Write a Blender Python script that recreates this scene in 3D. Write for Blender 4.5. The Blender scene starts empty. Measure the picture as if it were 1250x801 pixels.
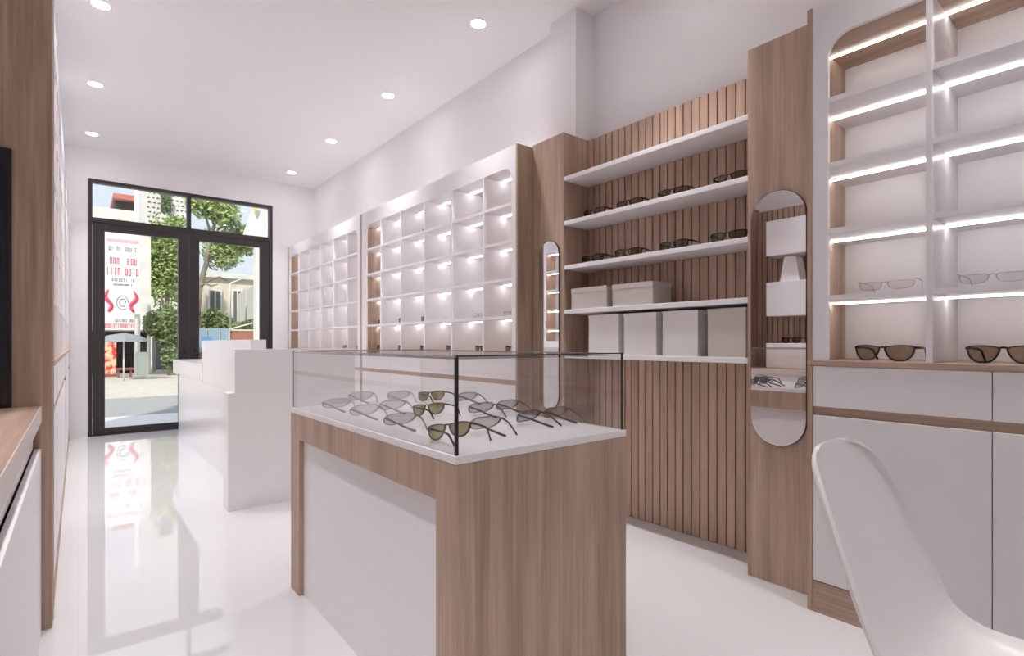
import bpy, bmesh, math, random
from mathutils import Vector, Matrix
random.seed(7)
C = bpy.context.scene.collection
H, F, HV = 1.10, 653.0, 419.0            # eye height, focal length and horizon row for a 1250x801 frame
SN, CS = 0.6303, 0.7763                  # heading of the camera: 39 degrees to the right of the shop's long axis

def at_y(u, v, Y):
    """point at depth Y on the line of sight (used only to survey where things stand)"""
    r = (u - 625) / F
    d = Y / (CS - SN * r)
    return Vector((d * (SN + CS * r), Y, H + d * (HV - v) / F))
def at_z(u, v, z):
    d = F * (H - z) / (v - HV); r = (u - 625) / F
    return Vector((d * (SN + CS * r), d * (CS - SN * r), z))
def y_on_x(u, X):
    d = 840.6 * X / (u - 95); return (d - .6303 * X) / .7763

# ------------------------------------------------------------------ materials
def new_mat(name):
    m = bpy.data.materials.new(name); m.use_nodes = True
    nt = m.node_tree; b = nt.nodes['Principled BSDF']
    return m, nt, b
def plain(name, col, rough=.5, metal=0, spec=.5, coat=0):
    m, nt, b = new_mat(name)
    b.inputs['Base Color'].default_value = (*col, 1); b.inputs['Roughness'].default_value = rough
    b.inputs['Metallic'].default_value = metal; b.inputs['Specular IOR Level'].default_value = spec
    b.inputs['Coat Weight'].default_value = coat
    return m
def speckle(name, c1, c2, scale=6, rough=.6, stretch=(1, 1, 1), detail=4, lo=.35, hi=.65, spec=.5, bump=0):
    m, nt, b = new_mat(name)
    tc = nt.nodes.new('ShaderNodeTexCoord'); mp = nt.nodes.new('ShaderNodeMapping'); mp.inputs['Scale'].default_value = stretch
    n = nt.nodes.new('ShaderNodeTexNoise'); n.inputs['Scale'].default_value = scale; n.inputs['Detail'].default_value = detail
    r = nt.nodes.new('ShaderNodeValToRGB'); r.color_ramp.elements[0].color = (*c1, 1); r.color_ramp.elements[1].color = (*c2, 1)
    r.color_ramp.elements[0].position = lo; r.color_ramp.elements[1].position = hi
    L = nt.links.new
    L(tc.outputs['Object'], mp.inputs[0]); L(mp.outputs[0], n.inputs['Vector']); L(n.outputs[0], r.inputs[0]); L(r.outputs[0], b.inputs['Base Color'])
    b.inputs['Roughness'].default_value = rough; b.inputs['Specular IOR Level'].default_value = spec
    if bump:
        bp = nt.nodes.new('ShaderNodeBump'); bp.inputs['Strength'].default_value = bump; bp.inputs['Distance'].default_value = .004
        L(n.outputs[0], bp.inputs['Height']); L(bp.outputs[0], b.inputs['Normal'])
    return m
def wood(name, axis, c1=(.305, .208, .154), c2=(.535, .393, .303)):
    m, nt, b = new_mat(name); L = nt.links.new
    tc = nt.nodes.new('ShaderNodeTexCoord')
    def layer(cross, along, detail, dist=0.0):
        mp = nt.nodes.new('ShaderNodeMapping')
        mp.inputs['Scale'].default_value = {'z': (cross, cross, along), 'y': (cross, along, cross), 'x': (along, cross, cross)}[axis]
        n = nt.nodes.new('ShaderNodeTexNoise'); n.inputs['Scale'].default_value = 1; n.inputs['Detail'].default_value = detail
        n.inputs['Distortion'].default_value = dist
        L(tc.outputs['Object'], mp.inputs[0]); L(mp.outputs[0], n.inputs['Vector']); return n
    a = layer(14, .8, 5, .6); f = layer(110, 3, 3)
    mix = nt.nodes.new('ShaderNodeMix'); mix.data_type = 'FLOAT'; mix.inputs['Factor'].default_value = .38
    L(a.outputs[0], mix.inputs['A']); L(f.outputs[0], mix.inputs['B'])
    r = nt.nodes.new('ShaderNodeValToRGB'); r.color_ramp.elements[0].position = .33; r.color_ramp.elements[1].position = .66
    r.color_ramp.elements[0].color = (*c1, 1); r.color_ramp.elements[1].color = (*c2, 1)
    L(mix.outputs[0], r.inputs[0]); L(r.outputs[0], b.inputs['Base Color'])
    b.inputs['Roughness'].default_value = .48; b.inputs['Specular IOR Level'].default_value = .3
    return m
def emit(name, col, s):
    m = bpy.data.materials.new(name); m.use_nodes = True; nt = m.node_tree; nt.nodes.clear()
    e = nt.nodes.new('ShaderNodeEmission'); e.inputs[0].default_value = (*col, 1); e.inputs[1].default_value = s
    o = nt.nodes.new('ShaderNodeOutputMaterial'); nt.links.new(e.outputs[0], o.inputs[0]); return m
def glass(name, tint, ior=1.45, refl=1.0, rough=0.0):
    m = bpy.data.materials.new(name); m.use_nodes = True; nt = m.node_tree; nt.nodes.clear(); L = nt.links.new
    t = nt.nodes.new('ShaderNodeBsdfTransparent'); t.inputs[0].default_value = (*tint, 1)
    g = nt.nodes.new('ShaderNodeBsdfGlossy'); g.inputs['Roughness'].default_value = rough
    lw = nt.nodes.new('ShaderNodeLayerWeight'); lw.inputs['Blend'].default_value = .5      # Schlick: r0 + (1 - r0) * (1 - cos)^5, the same on both faces of the sheet
    pw = nt.nodes.new('ShaderNodeMath'); pw.operation = 'POWER'; pw.inputs[1].default_value = 5
    fr = nt.nodes.new('ShaderNodeMath'); fr.operation = 'MULTIPLY_ADD'; r0 = ((ior - 1) / (ior + 1)) ** 2
    fr.inputs[1].default_value = 1 - r0; fr.inputs[2].default_value = r0
    L(lw.outputs['Facing'], pw.inputs[0]); L(pw.outputs[0], fr.inputs[0])
    mu = nt.nodes.new('ShaderNodeMath'); mu.operation = 'MULTIPLY'; mu.inputs[1].default_value = refl
    mx = nt.nodes.new('ShaderNodeMixShader'); o = nt.nodes.new('ShaderNodeOutputMaterial')
    L(fr.outputs[0], mu.inputs[0]); L(mu.outputs[0], mx.inputs[0]); L(t.outputs[0], mx.inputs[1]); L(g.outputs[0], mx.inputs[2]); L(mx.outputs[0], o.inputs[0])
    return m

M = {}
M['wall'] = speckle('wall_paint', (.845, .825, .838), (.86, .84, .852), 3, .7, spec=.2)
M['ceiling'] = plain('ceiling_paint', (.86, .845, .858), .8, spec=.15)
M['white'] = plain('white_laminate', (.82, .795, .81), .38, spec=.35)
M['white_gloss'] = plain('white_lacquer', (.85, .83, .842), .2, spec=.45)
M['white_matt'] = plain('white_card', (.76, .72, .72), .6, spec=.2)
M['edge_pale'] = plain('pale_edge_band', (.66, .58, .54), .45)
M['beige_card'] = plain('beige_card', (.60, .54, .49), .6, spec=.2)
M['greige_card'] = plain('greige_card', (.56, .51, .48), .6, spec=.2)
M['chair'] = plain('white_plastic', (.78, .755, .75), .35, spec=.4)
M['wood_z'] = wood('oak_upright', 'z'); M['wood_y'] = wood('oak_lengthwise', 'y'); M['wood_x'] = wood('oak_crosswise', 'x')
M['wood_groove_shade'] = plain('groove_shade_board', (.085, .052, .040), .7, spec=.2)  # backing coloured darker than the oak to hold the shade between slats
M['slat'] = wood('oak_slat', 'z', (.37, .248, .183), (.55, .392, .298))
M['frame_metal'] = plain('charcoal_aluminium', (.040, .035, .035), .38, .2, .5)
M['black'] = plain('black_plastic', (.012, .012, .013), .35)
M['dark_trim'] = plain('dark_glass_edge', (.045, .048, .05), .25)
M['grey_trim'] = plain('grey_glass_edge', (.30, .30, .29), .25)
M['black_glass'] = plain('black_glass', (.010, .011, .013), .08)
M['led'] = emit('led_light', (1, .97, .965), 15.5)
M['lamp'] = emit('downlight_lens', (1, .97, .95), 60.0)
M['mirror'] = plain('mirror_silver', (.90, .88, .88), .0, 1.0)
M['pane'] = glass('window_glass', (.97, .98, .975), 1.45, .8)
M['case_glass'] = glass('case_glass', (.98, .98, .978), 1.5, 1.0)
M['lens_brown'] = glass('brown_lens', (.62, .54, .46), 1.5, .8)
M['lens_olive'] = glass('olive_lens', (.58, .55, .42), 1.5, .8)
M['lens_grey'] = glass('grey_lens', (.76, .74, .74), 1.5, .8)
M['lens_pale'] = glass('pale_lens', (.86, .85, .85), 1.5, .8)
M['lens_clear'] = glass('clear_lens', (.93, .92, .92), 1.5, .6)
M['rim_black'] = plain('black_acetate', (.016, .014, .013), .25)
M['rim_dark'] = plain('charcoal_acetate', (.05, .046, .046), .3)
M['rim_grey'] = plain('grey_acetate', (.15, .14, .14), .3)
M['rim_pale'] = plain('pale_acetate', (.34, .33, .33), .3)
M['rim_clear'] = plain('clear_acetate', (.52, .50, .50), .25)
# floor: large glossy porcelain tiles with hairline joints
m, nt, b = new_mat('porcelain_tile'); L = nt.links.new
tc = nt.nodes.new('ShaderNodeTexCoord'); br = nt.nodes.new('ShaderNodeTexBrick')
br.offset = 0; br.inputs['Scale'].default_value = 1; br.inputs['Brick Width'].default_value = .8; br.inputs['Row Height'].default_value = .8
br.inputs['Mortar Size'].default_value = .0012; br.inputs['Mortar Smooth'].default_value = .1
br.inputs['Color1'].default_value = (.68, .675, .68, 1); br.inputs['Color2'].default_value = (.69, .685, .69, 1); br.inputs['Mortar'].default_value = (.62, .615, .62, 1)
L(tc.outputs['Object'], br.inputs[0]); L(br.outputs[0], b.inputs['Base Color'])
b.inputs['Roughness'].default_value = .015; b.inputs['Specular IOR Level'].default_value = 1.0; b.inputs['IOR'].default_value = 1.55
M['floor'] = m
# street
M['asphalt'] = speckle('asphalt', (.30, .30, .30), (.36, .36, .355), 40, .9)
M['paving'] = speckle('street_paving', (.52, .48, .42), (.60, .555, .48), 3, .85)
M['kerb'] = plain('kerb_stone', (.55, .52, .47), .8)
M['step'] = plain('white_step', (.78, .78, .77), .5)
M['render_white'] = speckle('white_render', (.62, .60, .56), (.72, .70, .66), 2, .85)
M['render_cream'] = speckle('cream_render', (.55, .50, .42), (.66, .61, .52), 2, .85)
M['roof_red'] = plain('red_roof', (.48, .16, .13), .7)
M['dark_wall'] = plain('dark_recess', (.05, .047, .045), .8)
M['maroon'] = plain('maroon_paint', (.24, .10, .09), .7)
M['sign_white'] = plain('sign_face', (.80, .78, .78), .5)
M['sign_red'] = plain('sign_red', (.72, .07, .13), .5)
M['sign_pink'] = plain('sign_pink', (.78, .42, .45), .5)
M['sign_grey'] = plain('sign_grey', (.26, .25, .28), .5)
M['pole'] = plain('painted_pole', (.72, .72, .70), .4)
M['box_green'] = plain('pale_green_metal', (.66, .72, .66), .5)
M['parasol'] = plain('grey_canvas', (.27, .28, .30), .8)
M['orange'] = speckle('flame_print', (.62, .05, .03), (.85, .55, .38), 5, .6, lo=.45, hi=.55, detail=2)
M['bark'] = speckle('bark', (.16, .13, .10), (.30, .26, .21), 9, .9, stretch=(1, 1, .2))
M['leaf'] = speckle('leaf_green', (.14, .22, .05), (.55, .64, .25), 3.5, .6, lo=.3, hi=.7)
M['leaf_dark'] = speckle('leaf_dark_green', (.08, .13, .04), (.32, .40, .15), 3.5, .6, lo=.3, hi=.7)
M['blue'] = plain('blue_paint', (.10, .26, .46), .5)
M['blue_grey'] = plain('blue_grey_panel', (.25, .36, .47), .5)
M['brick_red'] = plain('planter_brick', (.34, .15, .10), .8)
M['window_dark'] = plain('dark_window', (.12, .12, .115), .2)
M['mesh_grey'] = plain('grey_gate_sheet', (.42, .42, .40), .5)
M['yellow'] = plain('yellow_flag', (.80, .48, .14), .7)

# ------------------------------------------------------------------ object helpers
ORG = {}
class MB:
    def __init__(s): s.bm = bmesh.new()
    def box(s, x0, x1, y0, y1, z0, z1):
        x0, x1 = sorted((x0, x1)); y0, y1 = sorted((y0, y1)); z0, z1 = sorted((z0, z1))
        v = [s.bm.verts.new((x, y, z)) for z in (z0, z1) for (x, y) in ((x0, y0), (x1, y0), (x1, y1), (x0, y1))]
        for f in ((0, 3, 2, 1), (4, 5, 6, 7), (0, 1, 5, 4), (1, 2, 6, 5), (2, 3, 7, 6), (3, 0, 4, 7)):
            s.bm.faces.new([v[i] for i in f])
        return s
    def prism(s, poly, axis, a0, a1):
        """poly: 2D points on the plane across axis: x -> (y,z), y -> (x,z), z -> (x,y)"""
        def P(p, a): return {'x': (a, p[0], p[1]), 'y': (p[0], a, p[1]), 'z': (p[0], p[1], a)}[axis]
        A = [s.bm.verts.new(P(p, a0)) for p in poly]; B = [s.bm.verts.new(P(p, a1)) for p in poly]
        n = len(poly); s.bm.faces.new(A); s.bm.faces.new(B[::-1])
        for i in range(n): s.bm.faces.new([A[i], B[i], B[(i + 1) % n], A[(i + 1) % n]])
        return s
    def tube(s, pts, r, n=8, flat=1.0):
        pts = [Vector(p) for p in pts]; rs = r if isinstance(r, (list, tuple)) else [r] * len(pts); rings = []
        for i, p in enumerate(pts):
            t = (pts[min(i + 1, len(pts) - 1)] - pts[max(i - 1, 0)]).normalized()
            a = t.cross(Vector((0, 0, 1)));
            if a.length < .05: a = t.cross(Vector((0, 1, 0)))
            a.normalize(); c = a.cross(t)
            rings.append([s.bm.verts.new(p + (a * math.cos(2 * math.pi * k / n) * flat + c * math.sin(2 * math.pi * k / n)) * rs[i]) for k in range(n)])
        for q, w in zip(rings, rings[1:]):
            for k in range(n): s.bm.faces.new([q[k], q[(k + 1) % n], w[(k + 1) % n], w[k]])
        s.bm.faces.new(rings[0][::-1]); s.bm.faces.new(rings[-1]); return s
    def lathe(s, prof, c=(0, 0, 0), n=32):
        rings = [[s.bm.verts.new((c[0] + r * math.cos(2 * math.pi * k / n), c[1] + r * math.sin(2 * math.pi * k / n), c[2] + z)) for k in range(n)] for r, z in prof]
        for q, w in zip(rings, rings[1:]):
            for k in range(n): s.bm.faces.new([q[k], q[(k + 1) % n], w[(k + 1) % n], w[k]])
        s.bm.faces.new(rings[0][::-1]); s.bm.faces.new(rings[-1]); return s
    def build(s, name, mat, parent=None, smooth=False, bevel=0, normals=True):
        o0 = ORG.get(parent.name, Vector()) if parent else Vector()
        if o0.length: bmesh.ops.translate(s.bm, verts=s.bm.verts, vec=-o0)
        if normals: bmesh.ops.recalc_face_normals(s.bm, faces=s.bm.faces)
        me = bpy.data.meshes.new(name); s.bm.to_mesh(me); s.bm.free()
        o = bpy.data.objects.new(name, me); C.objects.link(o); me.materials.append(mat)
        if parent: o.parent = parent
        ORG[o.name] = o0
        if smooth:
            for p in me.polygons: p.use_smooth = True
        if bevel:
            b = o.modifiers.new('edge', 'BEVEL'); b.width = bevel; b.segments = 2; b.limit_method = 'ANGLE'
        return o
def box(name, mat, dims, parent=None, bevel=.0015): return MB().box(*dims).build(name, mat, parent, bevel=bevel)
def tag(o, label, cat, group=None, kind=None):
    o['label'] = label; o['category'] = cat
    if group: o['group'] = group
    if kind: o['kind'] = kind
    return o
def thing(name, label, cat, loc=(0, 0, 0), group=None):
    o = bpy.data.objects.new(name, None); C.objects.link(o); o.location = loc; o.empty_display_size = .05
    ORG[o.name] = Vector(loc); return tag(o, label, cat, group)
def struct(o): o['kind'] = 'structure'; return o
def dup(root, loc, rz, label, group=None, scale=None):
    r = root.copy(); C.objects.link(r); r.location = loc; r.rotation_euler = (0, 0, rz); r['label'] = label
    if group: r['group'] = group
    if scale: r.scale = (scale,) * 3
    for ch in list(root.children):
        c = ch.copy(); C.objects.link(c); c.parent = r
        for g in list(ch.children):
            d = g.copy(); C.objects.link(d); d.parent = c
    return r

# ------------------------------------------------------------------ the room
ZC, YB, YN = 3.385, 8.0, -2.3
XR, XL = 2.72, -.40
struct(box('floor', M['floor'], (-.9, 3.2, YN - .2, YB + .1, -.1, 0), bevel=0))
struct(box('ceiling', M['ceiling'], (-.9, 3.2, YN - .2, YB + .2, ZC, ZC + .12), bevel=0))
w = MB()
w.box(XR, 3.0, 2.80, YB + .2, 0, ZC); w.box(2.625, 3.0, 2.545, 2.80, 0, ZC); w.box(2.80, 3.0, YN, 2.545, 0, ZC)
struct(w.build('wall_right', M['wall']))
w = MB()
w.box(XL - .3, XL, 2.801, YB + .2, 0, ZC); struct(w.build('wall_left', M['wall']))
struct(box('wall_left_near', M['wall'], (-.90, -.64, YN, 2.80, 0, ZC), bevel=0))
struct(box('trim_1', M['wall'], (XL, -.15, 2.801, YB, 2.492, ZC), bevel=0))
struct(box('trim_2', M['wall'], (-.64, -.15, 2.722, 2.80, 2.492, ZC), bevel=0))
DX0, DX1, DZ = .0895, 2.139, 3.04
w = MB(); w.box(XL, DX0, YB, YB + .2, 0, ZC); w.box(DX1, XR, YB, YB + .2, 0, ZC); w.box(DX0, DX1, YB, YB + .2, DZ, ZC)
struct(w.build('wall_street', M['wall']))
struct(box('wall_rear', M['wall'], (-.64, 2.80, YN - .2, YN, 0, ZC), bevel=0))

# glazed shop door with transom
d1 = thing('door_1', 'charcoal framed glass double door with transom lights onto the street', 'door', (1.11, YB, 0)); struct(d1)
f = MB()
f.box(DX0, .135, YB, YB + .09, 0, DZ); f.box(2.095, DX1, YB, YB + .09, 0, DZ); f.box(.135, 2.095, YB, YB + .09, 2.998, DZ)
f.box(.135, 2.095, YB, YB + .09, 2.523, 2.587); f.box(1.095, 1.142, YB, YB + .09, 2.587, 2.998)
f.box(.135, 2.095, YB + .012, YB + .09, 0, .012)
f.build('door_frame', M['frame_metal'], d1, bevel=.003)
for x0, x1 in ((.135, 1.095), (1.142, 2.095)): box('transom_pane', M['pane'], (x0, x1, YB + .04, YB + .046, 2.587, 2.998), d1, 0)
for x0, x1, hx in ((.138, 1.117, 1.06), (1.121, 2.092, 1.178)):
    f = MB(); a, b_ = x0 + .114, x1 - .118
    f.box(x0, a, YB + .008, YB + .058, .014, 2.52); f.box(b_, x1, YB + .008, YB + .058, .014, 2.52)
    f.box(a, b_, YB + .008, YB + .058, .014, .088); f.box(a, b_, YB + .008, YB + .058, 2.436, 2.52)
    lf = f.build('door_leaf', M['frame_metal'], d1, bevel=.003)
    box('glass_pane', M['pane'], (a, b_, YB + .03, YB + .036, .088, 2.436), lf, 0)
    h = MB(); h.tube([(hx, YB + .008, .98), (hx, YB - .035, .98), (hx, YB - .035, 1.16), (hx, YB + .008, 1.16)], .009)
    h.build('door_handle', M['black'], lf, smooth=True)

# recessed ceiling lights, two rows
proto = None
for nx, X in (('left', .12), ('right', 2.222)):
    for i, Y in enumerate((7.42, 5.98, 4.55, 3.12, 1.69, .26)):  # last light of each row is unseen, added to brighten the near end
        lab = ('recessed ceiling light %s in the %s' %
               (('nearest the street door', 'second from the street door', 'third from the street door', 'fourth from the street door',
                 'fifth from the street door', 'added sixth from the street door', 'farthest from the street door')[i],
                'left hand row' if nx == 'left' else 'right hand row'))
        if proto is None:
            proto = thing('recessed_downlight', lab, 'ceiling light', (X, Y, ZC), 'ceiling downlights')
            MB().lathe([(.064, 0), (.064, -.003), (.056, -.006), (.051, -.002), (.051, 0)], (X, Y, ZC)).build('trim_ring', M['white'], proto, True)
            MB().lathe([(.0505, -.0005), (.0505, -.0025)], (X, Y, ZC)).build('lamp_lens', M['lamp'], proto)
        else: dup(proto, (X, Y, ZC), 0, lab)
        la = bpy.data.lights.new('downlight', 'AREA'); la.shape = 'DISK'; la.size = .10; la.energy = ((5, 8, 8, 4.5, 6, 8.5) if nx == 'left' else (5, 8, 8, 6.5, 5.5, 6))[i]; la.color = (1, .975, .985); la.spread = math.radians(67)
        lo = bpy.data.objects.new('downlight', la); C.objects.link(lo); lo.location = (X, Y, ZC - .008)

# ------------------------------------------------------------------ cabinets along the walls
LEDZ = (2.337, 2.068, 1.806, 1.540, 1.272)      # undersides of the cabinet top and its four shelves
WT = 1.030
def face_frame(mb, xf, xb, y0, y1, oy0, oy1, z0, z1, oz1, r):
    mb.box(xf, xb, y0, oy0, z0, z1); mb.box(xf, xb, oy1, y1, z0, z1); mb.box(xf, xb, oy0, oy1, oz1, z1)
    for s, y in ((1, oy0), (-1, oy1)):
        arc = [(y + s * (r - r * math.cos(a)), oz1 - r + r * math.sin(a)) for a in [math.pi / 2 * k / 10 for k in range(11)]]
        mb.prism([(y, oz1)] + arc, 'x', xf, xb)
def hutch(label, xf, sg, y0, y1, oy0, oy1, divs, depth, soffit):
    X = lambda t: xf + sg * t
    t = thing('display_cabinet', label, 'display cabinet', (X(depth / 2), (y0 + y1) / 2, WT), 'arched display cabinets on the wall counters')
    z0, z1 = WT + .001, 2.476
    ya, yb = y0 + .0205, y1 - .0205
    box('side_panel', M['wood_z'], (X(-.002), X(depth + .012), y0, y0 + .02, z0, z1), t)
    box('side_panel', M['wood_z'], (X(-.002), X(depth + .012), y1 - .02, y1, z0, z1), t)
    f = MB(); face_frame(f, X(0), X(.018), ya, yb, oy0, oy1, z0, z1, 2.334, .085); f.build('face_frame', M['white'], t)
    box('top_panel', soffit, (X(.0185), X(depth), ya, yb, LEDZ[0], 2.37), t, 0)
    box('back_panel', M['white'], (X(depth + .001), X(depth + .012), ya, yb, z0, z1 - .01), t, 0)
    for y in divs: box('divider', M['white'], (X(.001 if oy0 < y < oy1 else .02), X(depth), y - .01, y + .01, z0, LEDZ[0] - .0005), t, .001)
    ends = [ya] + list(divs) + [yb]
    for zi, z in enumerate(LEDZ):
        if zi:
            b = MB(); b.box(X(.019), X(depth), ya, yb, z, z + .02); b.box(X(.002), X(.0195), oy0 + .0005, oy1 - .0005, z, z + .02); b.build('shelf', M['white'], t)
        for k in range(len(ends) - 1):
            box('led_strip', M['led'], (X(depth * .53 - .0045), X(depth * .53 + .0045), ends[k] + (.011 if k else .001), ends[k + 1] - (.011 if k < len(ends) - 2 else .001), z - .0060, z - .0005), t, 0)
    return t
def base(label, wlabel, xf, sg, y0, y1, n, depth, mirror_dir=False):
    X = lambda t: xf + sg * t
    t = thing('base_cabinet', label, 'base cabinet', (X(depth / 2), (y0 + y1) / 2, 0), 'white base cabinets with oak rails')
    box('carcass', M['white'], (X(.022), X(depth), y0 + .0205, y1 - .0205, .005, 1.005), t, 0)
    for a in (y0, y1 - .02): box('side_panel', M['wood_z'], (X(-.002), X(depth), a, a + .02, 0, 1.006), t)
    box('plinth', M['wood_y'], (X(.0), X(.021), y0 + .0205, y1 - .0205, 0, .126), t)
    box('oak_rail', M['wood_y'], (X(.008), X(.021), y0 + .0205, y1 - .0205, .806, .844), t)
    wdt = (y1 - y0 - .042) / n
    for k in range(n):
        a, b_ = y0 + .021 + k * wdt + .0015, y0 + .021 + (k + 1) * wdt - .0015
        box('door', M['white'], (X(0), X(.02), a, b_, .129, .806), t, .002)
        box('drawer', M['white'], (X(0), X(.02), a, b_, .842, 1.006), t, .002)
    w_ = box('worktop', M['wood_y'], (X(-.004), X(depth), y0, y1, 1.0075, WT), None, .002)
    tag(w_, wlabel, 'worktop', 'oak counter worktops')
# near right, far right (two), far left (two)
base('white base cabinet behind the plastic chair at right', 'oak worktop carrying two brown sunglasses at right', 2.345, 1, -.205, .949, 2, .44)
hutch('bright arched display cabinet with long light strips at the right edge', 2.345, 1, -.205, .949, -.128, .87, (.541, .151), .352, M['wood_y'])
base('white base cabinet behind the glass counter beside the oak pilaster', 'oak worktop under the middle cabinet with six columns of niches', 2.35, 1, 2.832, 5.449, 4, .36)
hutch('large white niche cabinet between the oak pilaster and the corner cabinet', 2.35, 1, 2.832, 5.449, 2.898, 5.325, (3.237, 3.674, 4.111, 4.548, 4.985), .352, M['white'])
base('white base cabinet in the far corner by the door, right side', 'oak worktop of the far corner cabinet beside the street wall', 2.35, 1, 5.452, 7.99, 4, .36)
hutch('white niche cabinet in the far corner next to the street wall, right side', 2.35, 1, 5.452, 7.99, 5.546, 7.925, (5.832, 6.262, 6.692, 7.120, 7.550), .352, M['white'])
base('white base cabinet on the left just past the oak end panel', 'oak worktop on the left just past the oak end panel', -.076, -1, 2.802, 5.57, 4, .32)
hutch('left hand niche cabinet right behind the oak end panel, seen in the narrow mirror', -.076, -1, 2.802, 5.57, 2.868, 5.445, (3.29, 3.73, 4.17, 4.61, 5.05), .29, M['white'])
base('white base cabinet at far left beside the street door', 'oak worktop at far left beside the street door', -.076, -1, 5.573, 7.99, 4, .32)
hutch('left hand niche cabinet nearest the street door', -.076, -1, 5.573, 7.99, 5.66, 7.925, (5.98, 6.38, 6.78, 7.18, 7.58), .29, M['white'])

# ------------------------------------------------------------------ oak tower, pilaster, slat wall and shelves
tag(box('oak_tower', M['wood_z'], (2.47, 2.795, .952, 1.267, 0, 2.49)), 'tall oak panel with pill shaped mirror between shelves and right cabinet', 'panel')
p = thing('oak_pilaster', 'tall oak pilaster with narrow arched mirror left of the open shelves', 'panel', (2.6, 2.68, 0))
box('front_panel', M['wood_z'], (2.484, 2.504, 2.52, 2.831, 0, 2.49), p)
box('side_panel', M['wood_z'], (2.5045, 2.72, 2.52, 2.54, 0, 2.49), p)
box('top_panel', M['wood_z'], (2.5045, 2.622, 2.5405, 2.831, 2.47, 2.489), p)
def slat_wall(label, xback, sg, y0, y1, z1, first):
    t = thing('slat_wall_panel', label, 'wall panel', (xback, (y0 + y1) / 2, 0))
    box('backing_board', M['wood_groove_shade'], (xback, xback - sg * .02, y0, y1, 0, z1), t, 0)
    s = MB(); y = first
    while y - .0415 > y0 - .03:
        a, b_ = max(y0, y - .0455), min(y1, y)
        if b_ - a > .008: s.box(xback - sg * .0205, xback - sg * .042, a, b_, 0.001, z1)
        y -= .0531
    s.build('slats', M['slat'], t, bevel=.002)
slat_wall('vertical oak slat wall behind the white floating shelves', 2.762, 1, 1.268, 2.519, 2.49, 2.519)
SHELF = [2.195, 1.902, 1.610, 1.319, 1.030]
for i, z in enumerate(SHELF):
    o = box('wall_shelf', M['white'], (2.484, 2.7185, 1.2685, 2.5185, z - .028, z), None, .003)
    tag(o, ('topmost white shelf on the slat wall, empty', 'second white shelf from the top of the slat wall, holding dark sunglasses',
            'third white shelf from the top, holding dark sunglasses just above the beige boxes', 'fourth white shelf from the top, carrying two low beige boxes',
            'lowest white shelf on the slat wall, carrying four tall boxes')[i], 'shelf', 'white floating shelves')
def carton(name, label, grp, X0, y0, y1, z, h, mat, depth, lid):
    t = thing(name, label, 'box', (X0 + depth / 2, (y0 + y1) / 2, z), grp)
    box('box_body', mat, (X0 + .002, X0 + depth - .002, y0 + .002, y1 - .002, z + .0005, z + h - (lid * .25)), t, .002)
    box('lid', mat, (X0, X0 + depth, y0, y1, z + h - lid, z + h), t, .002)
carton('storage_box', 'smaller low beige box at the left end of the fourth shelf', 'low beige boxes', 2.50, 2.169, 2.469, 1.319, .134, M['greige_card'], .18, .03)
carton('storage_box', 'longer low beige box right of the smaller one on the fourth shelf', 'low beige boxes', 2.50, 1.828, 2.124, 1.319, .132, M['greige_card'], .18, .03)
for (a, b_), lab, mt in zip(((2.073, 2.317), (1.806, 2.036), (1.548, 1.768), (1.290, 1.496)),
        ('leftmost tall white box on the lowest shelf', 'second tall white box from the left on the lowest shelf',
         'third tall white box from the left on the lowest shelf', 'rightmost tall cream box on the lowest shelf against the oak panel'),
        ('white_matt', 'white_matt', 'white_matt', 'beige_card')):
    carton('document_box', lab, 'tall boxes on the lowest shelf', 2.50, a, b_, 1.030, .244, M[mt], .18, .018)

def pill(cy, hw, z0, z1, n=14):
    p_ = [(cy + hw * math.cos(a), z1 - hw + hw * math.sin(a)) for a in [math.pi * k / n for k in range(n + 1)]]
    return p_ + [(cy + hw * math.cos(a), z0 + hw + hw * math.sin(a)) for a in [math.pi + math.pi * k / n for k in range(n + 1)]]
def pill_mirror(label, x, y0, y1, z0, z1):
    t = thing('wall_mirror', label, 'mirror', (x, (y0 + y1) / 2, z0))
    cy, hw = (y0 + y1) / 2, (y1 - y0) / 2
    MB().prism(pill(cy, hw, z0, z1), 'x', x - .012, x - .0005).build('mirror_edge', M['dark_trim'], t)
    MB().prism(pill(cy, hw - .0025, z0 + .0025, z1 - .0025), 'x', x - .014, x - .0122).build('mirror_glass', M['mirror'], t)
pill_mirror('wide pill shaped mirror on the oak panel beside the right cabinet', 2.47, .997, 1.246, .633, 1.792)
pill_mirror('narrow pill shaped mirror on the oak pilaster behind the glass counter', 2.484, 2.552, 2.745, .653, 1.790)

# ------------------------------------------------------------------ left side near the camera: end panel, desk, slats, display blocks
tag(box('oak_end_panel', M['wood_z'], (-.638, -.076, 2.722, 2.80, 0, 2.49)), 'tall oak end panel at the left edge above the desk', 'panel')
t = thing('wall_desk', 'built-in desk with oak top and white front at lower left', 'desk', (-.36, 1.6, 0))
box('desk_top', M['wood_y'], (-.594, -.110, .45, 2.7205, .80, .86), t, .002)
box('edge_band', M['edge_pale'], (-.1098, -.107, .45, 2.7205, .80, .8595), t, 0)['label'] = 'pale edge band'
box('front_panel', M['white'], (-.128, -.108, .47, 2.7205, 0, .697), t)
box('drawer_rail', M['white'], (-.150, -.132, .47, 2.7205, .698, .799), t)
box('end_panel', M['white'], (-.594, -.129, .47, .49, 0, .799), t)
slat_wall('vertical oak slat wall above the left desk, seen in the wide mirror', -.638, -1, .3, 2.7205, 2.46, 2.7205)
t = thing('black_panel', 'narrow tall black panel on the oak end panel, left picture edge', 'panel', (-.275, 2.715, .862))
box('panel_frame', M['black'], (-.36, -.19, 2.70, 2.7215, .862, 1.82), t, .003)
box('panel_glass', M['black_glass'], (-.35, -.20, 2.697, 2.6995, .874, 1.81), t, 0)
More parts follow.
